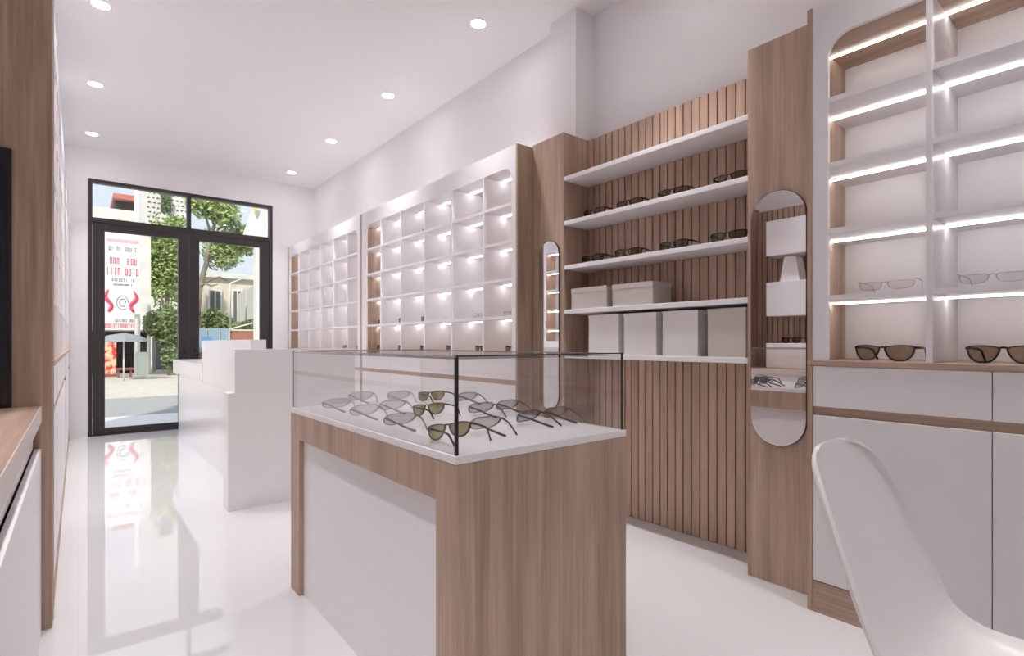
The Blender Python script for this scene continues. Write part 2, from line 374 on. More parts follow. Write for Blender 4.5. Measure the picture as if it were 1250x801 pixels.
for z0, z1, lab in ((1.945, 2.285, 'upper white wall block, top one in the wide mirror'), (1.36, 1.69, 'middle white wall block, below the small pedestal in the wide mirror'),
                    (.861, 1.10, 'lowest white block on the desk, carrying sunglasses in the wide mirror')):
    tt = thing('display_block', lab, 'display block', (-.44, 2.25, z0), 'white display blocks over the left desk')
    box('block_shell', M['white_gloss'], (-.5958, -.30, 2.02, 2.49, z0, z1), tt, .006)
    box('shadow_gap', M['white'], (-.5959, -.58, 2.03, 2.48, z0 + .01, z1 - .01), tt, 0)
s = MB(); s.prism([(2.20, 1.6905), (2.385, 1.6905), (2.345, 1.93), (2.24, 1.93)], 'x', -.52, -.36)
tag(s.build('display_pedestal', M['white_gloss'], None, bevel=.004), 'small tapered white pedestal between two wall blocks in the wide mirror', 'pedestal')

# ------------------------------------------------------------------ glass topped display counter
X0, X1, Y0, Y1 = .746, 1.421, 1.146, 2.500
t = thing('display_counter', 'oak eyewear counter with glass case on top, in the foreground', 'display counter', ((X0 + X1) / 2, (Y0 + Y1) / 2, 0))
for y0, y1, nm in ((Y0, Y0 + .098, 'end_panel'), (Y1 - .112, Y1, 'end_panel')): box(nm, M['wood_z'], (X0, X1, y0, y1, 0, .789), t)
box('apron', M['wood_z'], (X0, X0 + .02, Y0 + .0985, Y1 - .1125, .68, .789), t, .001)
box('apron', M['wood_z'], (X1 - .02, X1, Y0 + .0985, Y1 - .1125, .68, .789), t, .001)
for a, b_ in ((X0 + .0205, X0 + .036), (X1 - .036, X1 - .0205)): box('inset_panel', M['white'], (a, b_, Y0 + .0985, Y1 - .1125, .0, .788), t, 0)
TZ = .811
box('tray', M['white'], (X0 - .001, X1 + .001, Y0 - .001, Y1 + .001, .7895, TZ), t, .0015)
GX0, GX1, GY0, GY1, GZ = X0 + .008, X1 - .008, Y0 + .010, Y1 - .008, 1.064
e = .006
for dm in ((GX0, GX0 + e, GY0, GY1, TZ, GZ - e), (GX1 - e, GX1, GY0, GY1, TZ, GZ - e), (GX0 + e, GX1 - e, GY0, GY0 + e, TZ, GZ - e), (GX0 + e, GX1 - e, GY1 - e, GY1, TZ, GZ - e)):
    box('glass_pane', M['case_glass'], dm, t, 0)
box('glass_top', M['case_glass'], (GX0, GX1, GY0, GY1, GZ - e, GZ), t, 0)
tr = MB(); tr.box(GX0 - .002, GX0 + .006, GY0 - .002, GY0 + .006, TZ, GZ); tr.build('corner_trim', M['black'], t)
tr = MB(); tr.box(GX0, GX1, GY0 - .002, GY0 + .008, GZ + .0003, GZ + .0045); tr.box(GX1 - .003, GX1 + .001, GY0 - .002, GY0 + .004, TZ, GZ); tr.build('edge_trim', M['dark_trim'], t)
tr = MB(); tr.box(GX0 - .001, GX0 + .004, GY0, GY1, GZ + .0003, GZ + .003); tr.box(GX0, GX1, GY1 - .004, GY1 + .001, GZ + .0003, GZ + .003)
tr.box(GX1 - .004, GX1 + .001, GY0, GY1, GZ + .0003, GZ + .003); tr.box(GX0 - .001, GX0 + .003, GY1 - .003, GY1 + .001, TZ, GZ)
tr.build('edge_trim', M['grey_trim'], t)

# ------------------------------------------------------------------ stepped reception desk
t = thing('reception_desk', 'stepped white reception desk between the glass counter and the door', 'reception desk', (1.2, 5.6, 0))
box('end_panel', M['white_gloss'], (.76, 1.62, 3.873, 4.01, 0, .772), t, .002)
box('end_panel', M['white_gloss'], (.80, 1.62, 3.873, 4.01, .7725, 1.06), t, .002)
box('front_panel', M['white_gloss'], (.93, .95, 4.0105, 7.44, 0, .7275), t, 0)
box('counter_body', M['white_gloss'], (.9505, 1.62, 4.0105, 7.44, 0, .7275), t, 0)
box('inset_panel', M['white_gloss'], (.922, .9295, 4.03, 4.62, .28, .70), t, .001)
box('riser', M['white_gloss'], (.93, 1.03, 4.0105, 5.87, .728, 1.125), t, .002)
box('counter_top', M['white_gloss'], (.924, 1.62, 5.8705, 7.86, .728, .897), t, .002)
t_ = box('writing_top', M['white_gloss'], (1.0305, 1.62, 4.0105, 5.87, .728, .76), t, .001)

# ------------------------------------------------------------------ white shell chair
def chair(loc, rz, sc=1.0):
    t = thing('shell_chair', 'white moulded plastic shell chair at lower right', 'chair', (0, 0, 0))
    prof = [(.245, .400, .165), (.235, .427, .195), (.19, .431, .215), (.12, .421, .228), (.04, .411, .235), (-.05, .409, .236), (-.12, .421, .235),
            (-.175, .460, .230), (-.210, .53, .225), (-.240, .60, .220), (-.268, .67, .212), (-.292, .73, .202), (-.311, .78, .186), (-.323, .812, .164), (-.330, .832, .132), (-.334, .842, .088)]
    N = 20; bm = bmesh.new(); rows = []
    # smooth the profile with Catmull-Rom
    P = []
    for i in range(len(prof) - 1):
        a = prof[max(i - 1, 0)]; b_ = prof[i]; c = prof[i + 1]; d = prof[min(i + 2, len(prof) - 1)]
        for k in range(3):
            q = k / 3; P.append(tuple(.5 * (2 * b_[j] + (c[j] - a[j]) * q + (2 * a[j] - 5 * b_[j] + 4 * c[j] - d[j]) * q * q + (3 * b_[j] - a[j] - 3 * c[j] + d[j]) * q ** 3) for j in range(3)))
    P.append(prof[-1])
    n = len(P)
    for i, (s, z, wd) in enumerate(P):
        f = i / (n - 1); q_ = min(1, max(0, (f - .22) / .55)); seat = 1 - q_ * q_ * (3 - 2 * q_); back = 1 - seat
        row = []
        for k in range(N + 1):
            q = -1 + 2 * k / N; x = wd * math.sin(q * math.pi / 2 * .93) / math.sin(math.pi / 2 * .93)
            cu = abs(q) ** 2.2
            row.append(bm.verts.new((x, -(s + back * .035 * cu * min(1, wd / .2)), z + seat * .055 * cu * min(1, wd / .2) * (.35 + .65 * min(1, f / .15)))))
        rows.append(row)
    for q, w_ in zip(rows, rows[1:]):
        for k in range(N): bm.faces.new([q[k], q[k + 1], w_[k + 1], w_[k]])
    bmesh.ops.recalc_face_normals(bm, faces=bm.faces)
    bmesh.ops.solidify(bm, geom=bm.faces[:], thickness=.008)
    mb = MB(); mb.bm.free(); mb.bm = bm
    mb.build('seat_shell', M['chair'], t, True, .002)
    for sx, sy in ((1, 1), (-1, 1), (1, -1), (-1, -1)):
        g = MB(); g.tube([(sx * .13, sy * .11, .395), (sx * .225, sy * .225, 0)], [.016, .011], 12); lg = g.build('leg', M['wood_z'], t, True)
    g = MB()
    g.tube([(.13, .11, .395), (-.13, .11, .395)], .006); g.tube([(.13, -.11, .395), (-.13, -.11, .395)], .006); g.tube([(.13, .11, .395), (.13, -.11, .395)], .006); g.tube([(-.13, .11, .395), (-.13, -.11, .395)], .006)
    g.tube([(.165, .155, .26), (-.165, -.155, .26)], .005); g.tube([(-.165, .155, .26), (.165, -.155, .26)], .005)
    g.build('brace_frame', M['black'], t, True)
    t.location = loc; t.rotation_euler = (0, 0, rz); t.scale = (sc,) * 3
    return t
chair((1.284, .127, 0), math.radians(3), 1.05)

# ------------------------------------------------------------------ eyewear
def closed_curve(pts, k=5):
    out = []; n = len(pts)
    for i in range(n):
        a, b_, c, d = pts[i - 1], pts[i], pts[(i + 1) % n], pts[(i + 2) % n]
        for j in range(k):
            q = j / k
            out.append(tuple(.5 * (2 * b_[m_] + (c[m_] - a[m_]) * q + (2 * a[m_] - 5 * b_[m_] + 4 * c[m_] - d[m_]) * q * q + (3 * b_[m_] - a[m_] - 3 * c[m_] + d[m_]) * q ** 3) for m_ in range(2)))
    return out
CAT = [(.010, .050), (.030, .058), (.062, .060), (.093, .058), (.099, .048), (.092, .022), (.072, .005), (.042, .004), (.021, .020)]
SHIELD = [(0, .058), (.030, .060), (.060, .056), (.078, .045), (.072, .026), (.050, .013), (.024, .009), (0, .011)]
ROUND = [(.014, .040), (.024, .058), (.048, .064), (.074, .060), (.088, .044), (.082, .022), (.060, .006), (.036, .006), (.018, .020)]
RECT = [(.010, .040), (.018, .046), (.050, .047), (.084, .047), (.092, .042), (.084, .022), (.054, .016), (.026, .018), (.014, .026)]
def eyewear(label, outline, rim_m, lens_m, rim=.0038, cat='sunglasses', name='sunglasses', grp=None, temple=.0032):
    t = thing(name, label, cat, (0, 0, 0), grp)
    shield = outline is SHIELD
    wrap = lambda x: 1.9 * x * x
    lean = (lambda z: (z - .03) * .45) if shield else (lambda z: 0)
    g = MB()
    for s in ((1,) if shield else (1, -1)):
        o = closed_curve(outline + [(-x, z) for x, z in outline[-2:0:-1]] if shield else outline, 4); cx = sum(p_[0] for p_ in o) / len(o); cz = sum(p_[1] for p_ in o) / len(o)
        inn = []; out = []
        for (x, z) in o:
            dx, dz = x - cx, z - cz; L_ = math.hypot(dx, dz); inn.append((x - dx / L_ * rim * .5, z - dz / L_ * rim * .5)); out.append((x + dx / L_ * rim * .6, max(0.0006, z + dz / L_ * rim * .6)))
        Pt = lambda x, z, dy: (s * x, wrap(x) + lean(z) + dy, z)
        R = [[g.bm.verts.new(Pt(*p_, dy)) for p_, dy in ((a, -.0025), (b_, -.0025), (b_, .0025), (a, .0025))] for a, b_ in zip(inn, out)]
        n = len(R)
        for i in range(n):
            for j in range(4): g.bm.faces.new([R[i][j], R[i][(j + 1) % 4], R[(i + 1) % n][(j + 1) % 4], R[(i + 1) % n][j]])
        l = MB(); rings = []
        for dy in (-.0006, .0006):
            ring = [[l.bm.verts.new(Pt(cx + (x - cx) * f, cz + (z - cz) * f, dy)) for x, z in inn] for f in (1, .66, .33)]
            rings.append((ring, l.bm.verts.new(Pt(cx, cz, dy))))
        for (ring, c_), fl_ in zip(rings, (0, 1)):
            for i in range(n):
                j = (i + 1) % n
                for a, b_ in zip(ring, ring[1:]): l.bm.faces.new([a[i], a[j], b_[j], b_[i]])
                l.bm.faces.new([ring[-1][i], ring[-1][j], c_])
        for i in range(n):
            j = (i + 1) % n; A, B = rings[0][0][0], rings[1][0][0]; l.bm.faces.new([A[i], B[i], B[j], A[j]])
        l.build('lens', lens_m, t, True)
    if not shield:
        bz = outline[0][1]
        g.tube([(-.014, .0, bz + .002), (0, -.001, bz + .005), (.014, 0, bz + .002)], [rim * .9] * 3, 6)
    g.build('front_frame', rim_m, t)
    ox = max(p_[0] for p_ in outline)
    for s in (1, -1):
        q = MB(); y0 = wrap(ox) + lean(.046)
        if shield:
            q.tube([(s * ox, y0 - .001, .046), (s * (ox + .003), y0 + .01, .0465), (s * (ox - .008), y0 + .055, .037), (s * (ox - .024), y0 + .10, .022), (s * (ox - .040), y0 + .135, .010), (s * (ox - .050), y0 + .155, .0048)],
                   [temple, temple, temple, temple, temple * 1.1, temple], 6, .6)
        else:
            q.tube([(s * ox, y0 - .001, .052), (s * (ox + .005), y0 + .006, .052), (s * (ox + .004), y0 + .05, .052), (s * (ox - .002), y0 + .105, .049),
                    (s * (ox - .008), y0 + .125, .042), (s * (ox - .014), y0 + .152, .0045)], [temple, temple * 1.1, temple, temple * .9, temple, temple], 6, .7)
        q.build('temple', rim_m, t, True)
    return t
PI = math.pi
G1 = 'sunglasses laid out in the glass case'
styles = {}
def put(style, loc, rz, label, grp, sc=1.0):
    args = {'brown': (CAT, M['rim_black'], M['lens_brown'], .0045), 'olive': (CAT, M['rim_black'], M['lens_olive'], .0042), 'grey': (SHIELD, M['rim_grey'], M['lens_grey'], .0036),
            'dark': (SHIELD, M['rim_dark'], M['lens_grey'], .0036), 'pale': (SHIELD, M['rim_pale'], M['lens_pale'], .0036), 'clear': (RECT, M['rim_clear'], M['lens_clear'], .0022)}[style]
    spec_ = style == 'clear'
    if style not in styles:
        styles[style] = eyewear(label, *args, cat='glasses' if spec_ else 'sunglasses', name='eyeglasses' if spec_ else 'sunglasses', grp=grp, temple=.0018 if spec_ else .0048)
        o = styles[style]; o.location = loc; o.rotation_euler = (0, 0, rz); o.scale = (sc,) * 3; return o
    return dup(styles[style], loc, rz, label, grp, sc)
case = [
 (409, 500, 'pale', 'pale grey sunglasses alone at the far left end of the glass case tray'),
 (439, 490, 'pale', 'pale sunglasses in the back row, second from the left in the case'),
 (443, 509, 'pale', 'pale sunglasses in the front row, second from the left in the case'),
 (485, 489, 'pale', 'small looking grey sunglasses at the back, left of the dark olive pair'),
 (477, 502, 'pale', 'grey sunglasses in the middle row between back and front grey pairs'),
 (486, 521, 'grey', 'grey sunglasses in the front row, just left of the olive pair nearest us'),
 (525, 489, 'olive', 'dark olive sunglasses at the back row of the case, left of the corner post'),
 (521, 507, 'olive', 'dark olive sunglasses in the middle row left of the corner post'),
 (546, 535, 'olive', 'olive sunglasses nearest us, crossing the black corner post'),
 (568, 491, 'dark', 'black rimmed sunglasses at the back, right behind the corner post'),
 (585, 506, 'dark', 'black rimmed sunglasses in the middle row right of the corner post'),
 (590, 526, 'dark', 'black rimmed sunglasses in the front row right of the corner post'),
 (617, 502, 'dark', 'black rimmed sunglasses at the back, third from the right in the case'),
 (642, 517, 'dark', 'black rimmed sunglasses second from the right in the case'),
 (675, 512, 'dark', 'rightmost black rimmed sunglasses in the case, before the narrow mirror'),
]
for i, (u, v, st, lab) in enumerate(case):
    q = at_z(u, v, TZ + .0005); put(st, (q.x, q.y, TZ + .0005), PI + .12 + random.uniform(-.09, .09), lab, G1, .80 if st != 'olive' else .76)
row = ('leftmost', 'second', 'third', 'rightmost')
for zi, z, nm in ((1, 1.902, 'second slat wall shelf from the top'), (2, 1.610, 'slat wall shelf above the beige boxes')):
    for k, Y in enumerate((2.335, 2.05, 1.745, 1.41) if zi == 1 else (2.35, 2.06, 1.745, 1.42)):
        put('olive', (2.56, Y, z + .0008), -PI / 2 + random.uniform(-.1, .1), '%s dark sunglasses %son the %s' % (row[k], 'from left ' if 0 < k < 3 else '', nm), 'sunglasses on the slat wall shelves', .95)
# right cabinet
put('brown', (2.40, .700, WT + .0008), -PI / 2 - .10, 'brown sunglasses on the oak worktop behind the chair, left pair', 'brown sunglasses on the right worktop')
put('brown', (2.40, .352, WT + .0008), -PI / 2 - .06, 'brown sunglasses on the oak worktop cut by the right picture edge', 'brown sunglasses on the right worktop')
put('clear', (2.43, .70, 1.2928), -PI / 2, 'clear eyeglasses on the lowest shelf, left column of the right cabinet', 'clear eyeglasses on shelves')
put('clear', (2.43, .385, 1.2928), -PI / 2, 'clear eyeglasses on the lowest shelf, cut by the right picture edge', 'clear eyeglasses on shelves')
# middle cabinet niches
yc = [3.07, 3.455, 3.89, 4.33, 4.765, 5.24]
nth = ('nearest the oak pilaster', 'second from the oak pilaster', 'third from the oak pilaster', 'fourth from the oak pilaster', 'fifth from the oak pilaster', 'sixth from the oak pilaster')
for k in range(6): put('brown', (2.42, yc[k] - .08, WT + .0008), -PI / 2, 'dark sunglasses in the bottom niche %s' % nth[k], 'dark sunglasses in the middle cabinet', .8)
for k in (3, 4, 5): put('brown', (2.42, yc[k] - .1, 1.2928), -PI / 2, 'dark sunglasses on the lowest cabinet shelf, niche %s' % nth[k], 'dark sunglasses in the middle cabinet', .8)
for k in (0, 1): put('clear', (2.42, yc[k] - .05, 1.2928), -PI / 2, 'clear eyeglasses on the lowest cabinet shelf, niche %s' % nth[k], 'clear eyeglasses on shelves', .8)
for k in (3, 4): put('dark', (2.42, yc[k] - .1, 2.0888), -PI / 2, 'dark sunglasses on the top cabinet shelf, niche %s' % nth[k], 'dark sunglasses in the middle cabinet', .8)
put('grey', (2.42, 5.70, WT + .0008), -PI / 2, 'grey sunglasses in the corner cabinet bottom row, right one', 'sunglasses in the corner cabinet', .8)
put('grey', (2.42, 6.10, WT + .0008), -PI / 2, 'grey sunglasses in the corner cabinet bottom row, left one', 'sunglasses in the corner cabinet', .8)
# on the block over the left desk
put('brown', (-.40, 2.30, 1.1008), PI / 2, 'dark sunglasses on the lowest white block, seen in the wide mirror', 'sunglasses in the mirror', .9)

# ------------------------------------------------------------------ the street
GZ_ = -.02
struct(box('ground_street', M['asphalt'], (-30, 40, 10.1, 13.6, GZ_ - .2, GZ_ - .015), bevel=0))
struct(box('ground_paving', M['paving'], (-30, 40, 13.6, 60, GZ_ - .2, GZ_ + .0), bevel=0))
struct(box('ground_step', M['step'], (-30, 40, 8.2, 10.1, GZ_ - .2, GZ_ + .0), bevel=0))
tag(box('kerb_line', M['kerb'], (-30, 40, 16.6, 16.72, GZ_, GZ_ + .03)), 'long low stone kerb crossing the sunny pavement outside', 'kerb')

def rect_on(Y, u0, v0, u1, v1):
    a = at_y(u0, v0, Y); b_ = at_y(u1, v1, Y); return a.x, b_.x, min(a.z, b_.z), max(a.z, b_.z)
def glyph_rows(mb, x0, x1, z, h, n, y, seed):
    rnd = random.Random(seed); w_ = (x1 - x0) / n
    for k in range(n):
        a = x0 + k * w_ + w_ * .12; b_ = a + w_ * .66; th = max(.012, w_ * .2)
        if rnd.random() < .12: continue
        kinds = rnd.choice(('l', 'o', 'e', 'u', 'n', 'i'))
        if kinds in 'loeun': mb.box(a, a + th, y, y - .01, z, z + h)
        if kinds in 'oun': mb.box(b_ - th, b_, y, y - .01, z, z + h)
        if kinds in 'oenl': mb.box(a, b_, y, y - .01, z + h - th, z + h)
        if kinds in 'oeul': mb.box(a, b_, y, y - .01, z, z + th)
        if kinds == 'e': mb.box(a, b_, y, y - .01, z + h / 2 - th / 2, z + h / 2 + th / 2)
        if kinds == 'i': mb.box((a + b_) / 2 - th / 2, (a + b_) / 2 + th / 2, y, y - .01, z, z + h)

# banner sign on a pole, Y 21
Y = 21.0; x0, x1, z0, z1 = rect_on(Y, 122, 383, 171, 285)
t = thing('street_banner', 'tall white roadside banner with red and grey lettering on a pole', 'banner', ((x0 + x1) / 2, Y, GZ_))
pl = at_y(168, 400, Y).x
g = MB(); g.tube([(pl, Y + .12, GZ_), (pl, Y + .12, at_y(168, 228, Y).z)], .075, 14); g.build('pole', M['pole'], t, True)
bd = box('banner_board', M['sign_white'], (x0, x1, Y - .06, Y + .02, z0, z1), t, .01)
hh = z1 - z0
r_ = MB(); yb = Y - .061; W_ = x1 - x0
glyph_rows(r_, x0 + .22 * W_, x0 + .92 * W_, z0 + hh * .60, hh * .075, 8, yb, 3)
glyph_rows(r_, x0 + .14 * W_, x0 + .97 * W_, z0 + hh * .47, hh * .085, 9, yb, 5)
r_.build('red_lettering', M['sign_red'], bd)
g_ = MB(); glyph_rows(g_, x0 + .2 * W_, x0 + .92 * W_, z0 + hh * .76, hh * .05, 11, yb, 8); glyph_rows(g_, x0 + .28 * W_, x0 + .86 * W_, z0 + hh * .395, hh * .035, 10, yb, 9); glyph_rows(g_, x0 + .3 * W_, x0 + .8 * W_, z0 + hh * .345, hh * .02, 12, yb, 12)
g_.build('grey_lettering', M['sign_grey'], bd)
k_ = MB(); k_.box(x0 + .16 * W_, x0 + .95 * W_, yb, yb - .01, z0 + hh * .865, z0 + hh * .90); k_.build('pink_line', M['sign_pink'], bd)
fl = MB()
for cx, sgn in ((x0 + .2 * W_, 1), (x0 + .83 * W_, -1)):
    for a in range(5):
        pts = [(cx + sgn * (.10 * math.sin(a + q * 2.4)) * (1 - q * .4), yb - .008, z0 + hh * (.03 + .035 * a + .12 * q)) for q in (0, .25, .5, .75, 1)]
        fl.tube(pts, [.035, .05, .045, .03, .012], 8)
fl.build('red_flourish', M['sign_red'], bd, True)
fc = MB()
for rr in (.15, .08):
    pts = [(x0 + .55 * W_ + rr * math.cos(a), yb - .006, z0 + hh * .14 + rr * 1.5 * math.sin(a)) for a in [k * .45 for k in range(13)]]
    fc.tube(pts, .012, 6)
fc.build('grey_sketch', M['sign_grey'], bd, True)
# fuse box at the pole foot
x0, x1, z0, z1 = rect_on(20.4, 164.5, 459, 178.5, 430)
t = thing('utility_cabinet', 'pale green utility cabinet at the foot of the banner pole', 'utility box', ((x0 + x1) / 2, 20.4, GZ_))
box('cabinet_body', M['box_green'], (x0, x1, 20.2, 20.6, GZ_ + .06, z1), t, .02); box('cabinet_foot', M['kerb'], (x0 + .03, x1 - .03, 20.22, 20.58, GZ_ + .0005, GZ_ + .06), t)
box('cabinet_door', M['box_green'], (x0 + .04, x1 - .04, 20.185, 20.199, GZ_ + .12, z1 - .06), t, .004)
# parasol
c = at_y(151, 417, 19.6)
t = thing('street_parasol', 'grey parasol open in front of the dark shopfront', 'parasol', (c.x, 19.6, GZ_))
top = at_y(151, 406.5, 19.6).z; R_ = .62
g = MB(); g.tube([(c.x, 19.6, GZ_), (c.x, 19.6, top)], .022, 10); g.build('pole', M['pole'], t, True)
g = MB(); g.lathe([(R_, c.z - top), (R_ * .9, c.z - top + .09), (R_ * .6, -.07), (.02, 0), (.02, -.02), (R_ * .6, -.10), (R_ * .9, c.z - top + .06)], (c.x, 19.6, top), 8); g.build('canopy', M['parasol'], t)
# red flame-print banner
x0, x1, z0, z1 = rect_on(22.2, 124, 455, 142, 418)
t = thing('flame_banner', 'red and white printed standing banner left of the parasol pole', 'banner', ((x0 + x1) / 2, 22.2, GZ_))
box('print', M['orange'], (x0, x1, 22.18, 22.22, GZ_ + .09, z1), t); box('stand', M['maroon'], (x0 - .02, x1 + .02, 22.12, 22.3, GZ_ + .0005, GZ_ + .09), t)
# low table
x0, x1, z0, z1 = rect_on(21.6, 141, 455, 163, 449)
t = thing('low_table', 'low maroon bench under the parasol', 'bench', ((x0 + x1) / 2, 21.6, GZ_))
box('bench_top', M['maroon'], (x0, x1, 21.4, 21.8, z1 - .06, z1), t)
for xx in (x0 + .05, x1 - .1): box('leg', M['maroon'], (xx, xx + .05, 21.45, 21.75, GZ_ + .0005, z1 - .0605), t)
# white shop building with dark opening, fascia sign
Yb = 23.0
x0, x1, _, z1 = rect_on(Yb, 60, 455, 184, 283); xo = at_y(100, 400, Yb).x; xp = at_y(180, 400, Yb).x; zo = at_y(150, 404, Yb).z
t = thing('shop_building', 'white shop building with dark open front behind the banner', 'building', ((x0 + x1) / 2, Yb, GZ_))
w = MB(); w.box(x0, x1, Yb, Yb + 2.2, zo, z1); w.box(x0, xo, Yb, Yb + 2.2, GZ_, zo); w.box(xp, x1, Yb, Yb + .3, GZ_, zo); w.build('wall', M['render_white'], t)
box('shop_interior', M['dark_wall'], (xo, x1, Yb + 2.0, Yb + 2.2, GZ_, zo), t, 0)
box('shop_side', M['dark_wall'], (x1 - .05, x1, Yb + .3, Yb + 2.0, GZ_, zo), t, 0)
fx0, fx1, fz0, fz1 = rect_on(Yb - .2, 100, 402.5, 176, 386)
sg_ = box('fascia_sign', M['sign_white'], (fx0, fx1, Yb - .2, Yb - .0005, fz0, fz1), t, .01)
g = MB(); glyph_rows(g, fx0 + .5 * (fx1 - fx0), fx1 - .1, fz0 + .28, .10, 14, Yb - .201, 20); g.build('grey_lettering', M['sign_grey'], sg_)
g = MB(); glyph_rows(g, fx0 + .35 * (fx1 - fx0), fx1 - .2, fz0 + .08, .14, 15, Yb - .201, 22); g.build('red_lettering', M['sign_red'], sg_)
wx0, wx1, wz0, wz1 = rect_on(Yb - .05, 131, 300, 166, 286)
box('window', M['window_dark'], (wx0, wx1, Yb - .03, Yb - .0005, wz0, wz1), t)
# house with the red roof far behind
Yr = 40.0
x0, x1, z0, z1 = rect_on(Yr, 140, 262, 182, 250)
t = thing('red_roofed_house', 'distant house with a flat red roof band above the banner', 'building', ((x0 + x1) / 2, Yr, GZ_))
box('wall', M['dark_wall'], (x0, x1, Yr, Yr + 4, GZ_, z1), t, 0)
rx0, rx1, rz0, rz1 = rect_on(Yr - .4, 138, 251, 183, 242); box('roof', M['roof_red'], (rx0, rx1, Yr - .5, Yr + 4.5, z1 + .001, rz1), t, .02)
bx0, bx1, bz0, bz1 = rect_on(Yr - 1.5, 100, 268, 184, 261)
pr = box('parapet', M['render_white'], (bx0, bx1, Yr - 1.6, Yr - .01, bz0 - 1.5, bz1), t, 0)
box('parapet_band', M['roof_red'], (bx0, bx1, Yr - 1.64, Yr - 1.6005, bz0 - .25, bz0 + .12), pr, 0)
g = MB(); a = at_y(163, 240, Yr); g.tube([(a.x, Yr + 1, rz1), (a.x, Yr + 1, at_y(163, 236, Yr).z)], .05, 6); g.build('aerial', M['dark_wall'], t)
# lattice-block building
Yl = 33.0
x0, x1, _, z1 = rect_on(Yl, 178, 440, 230, 205)
t = thing('lattice_building', 'pale building clad in pierced triangular blocks with a planted window', 'building', ((x0 + x1) / 2, Yl, GZ_))
box('wall', M['render_white'], (x0, x1, Yl, Yl + 5, GZ_, z1), t, 0)
g = MB(); rnd = random.Random(4); zz = at_y(180, 300, Yl).z
nx = 9; sx = (x1 - x0) / nx; r0 = 0
while zz < z1 - .2:
    for k in range(nx):
        cx = x0 + (k + .5 + .25 * (r0 % 2)) * sx; a = rnd.choice((0, 1, 2, 3)) * math.pi / 2; s_ = .085
        if cx + s_ > x1: continue
        poly = [(cx + s_ * math.cos(a + q), zz + s_ * .8 * math.sin(a + q)) for q in (0, 2.3, 3.9)]
        g.prism(poly, 'y', Yl - .02, Yl - .0005)
    zz += .25; r0 += 1
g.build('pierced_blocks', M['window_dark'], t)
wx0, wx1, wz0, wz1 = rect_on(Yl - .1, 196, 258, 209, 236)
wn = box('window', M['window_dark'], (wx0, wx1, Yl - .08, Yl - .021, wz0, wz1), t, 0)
def leaves(mb, c, rad, n, size, rnd, shell=.45):
    for _ in range(n):
        v = Vector((rnd.gauss(0, 1), rnd.gauss(0, 1), rnd.gauss(0, 1))).normalized() * (shell + (1 - shell) * rnd.random())
        p_ = Vector((c[0] + v.x * rad[0], c[1] + v.y * rad[1], c[2] + v.z * rad[2]))
        a = Vector((rnd.gauss(0, 1), rnd.gauss(0, 1), rnd.gauss(0, 1))).normalized(); b_ = a.orthogonal().normalized(); s_ = size * rnd.uniform(.6, 1.3)
        mb.bm.faces.new([mb.bm.verts.new(q) for q in (p_ - a * s_, p_ - b_ * s_ * .45, p_ + a * s_, p_ + b_ * s_ * .45)])
rnd = random.Random(11)
g = MB(); leaves(g, ((wx0 + wx1) / 2, Yl - .25, (wz0 + wz1) / 2), ((wx1 - wx0) / 2, .15, (wz1 - wz0) / 2), 260, .10, rnd, .2); g.build('window_plants', M['leaf_dark'], wn, normals=False)

def tree(label, Y, trunk, blobs, leaf, n, size, branches=(), seed=1, tr=.11, name='street_tree'):
    rnd = random.Random(seed)
    base_ = at_y(trunk[0][0], trunk[0][1], Y)
    t = thing(name, label, 'tree', (base_.x, Y, GZ_), 'trees and bushes across the street')
    g = MB(); pts = [at_y(u, v, Y) for u, v in trunk]; pts[0].z = GZ_
    if len(pts) > 1: g.tube(pts, [tr * (1 - .55 * i / (len(pts) - 1)) for i in range(len(pts))], 9)
    for br in branches: g.tube([at_y(u, v, Y + dy) for u, v, dy in br], [tr * .4 * (1 - .7 * i / (len(br) - 1)) for i in range(len(br))], 6)
    g.build('trunk', M['bark'], t, True)
    k = MB()
    for (u, v, ru, rv, dy, dens) in blobs:
        c = at_y(u, v, Y + dy); sc = c.y / CS / F
        leaves(k, c, (ru * sc, min(ru, rv) * sc, rv * sc), int(n * dens), size, rnd, .35)
    k.build('foliage', leaf, t, normals=False)
    return t
tree('leafy tree with hanging strands behind the left door leaf', 27.5, [(206, 455), (205, 400), (203, 340), (204, 300)],
     [(205, 300, 22, 26, 0, 1.1), (190, 330, 10, 22, .3, .6), (212, 335, 14, 24, -.3, .7), (202, 290, 16, 10, 0, .5), (216, 272, 9, 6, .5, .2), (205, 350, 14, 22, .8, .3)], M['leaf'], 1500, .11,
     branches=[[(205, 400, 0), (198, 370, .1), (192, 345, .3)], [(203, 340, 0), (212, 322, -.2), (216, 310, -.3)]], seed=3)
tree('tall tree with airy crown seen through the right transom light', 26.0, [(243, 460), (241, 400), (244, 350), (252, 320), (257, 285)],
     [(258, 252, 20, 13, 0, .8), (246, 240, 14, 10, .3, .5), (275, 262, 13, 14, -.2, .6), (285, 295, 18, 11, 0, .6), (272, 310, 16, 14, .2, .55), (262, 290, 14, 9, .3, .25), (300, 300, 9, 9, 0, .22), (293, 280, 8, 7, 0, .12)], M['leaf'], 1300, .12,
     branches=[[(244, 350, 0), (256, 342, .1), (268, 338, .2), (277, 343, .3)], [(252, 320, 0), (262, 315, 0), (272, 300, 0), (283, 292, 0)], [(257, 285, 0), (264, 270, .1), (270, 255, .2)],
               [(252, 320, 0), (258, 328, .1), (266, 330, .1)], [(257, 285, 0), (252, 268, .1), (248, 250, .2)], [(244, 350, 0), (250, 346, -.2), (258, 349, -.3), (266, 347, -.4)]], seed=5, tr=.16)
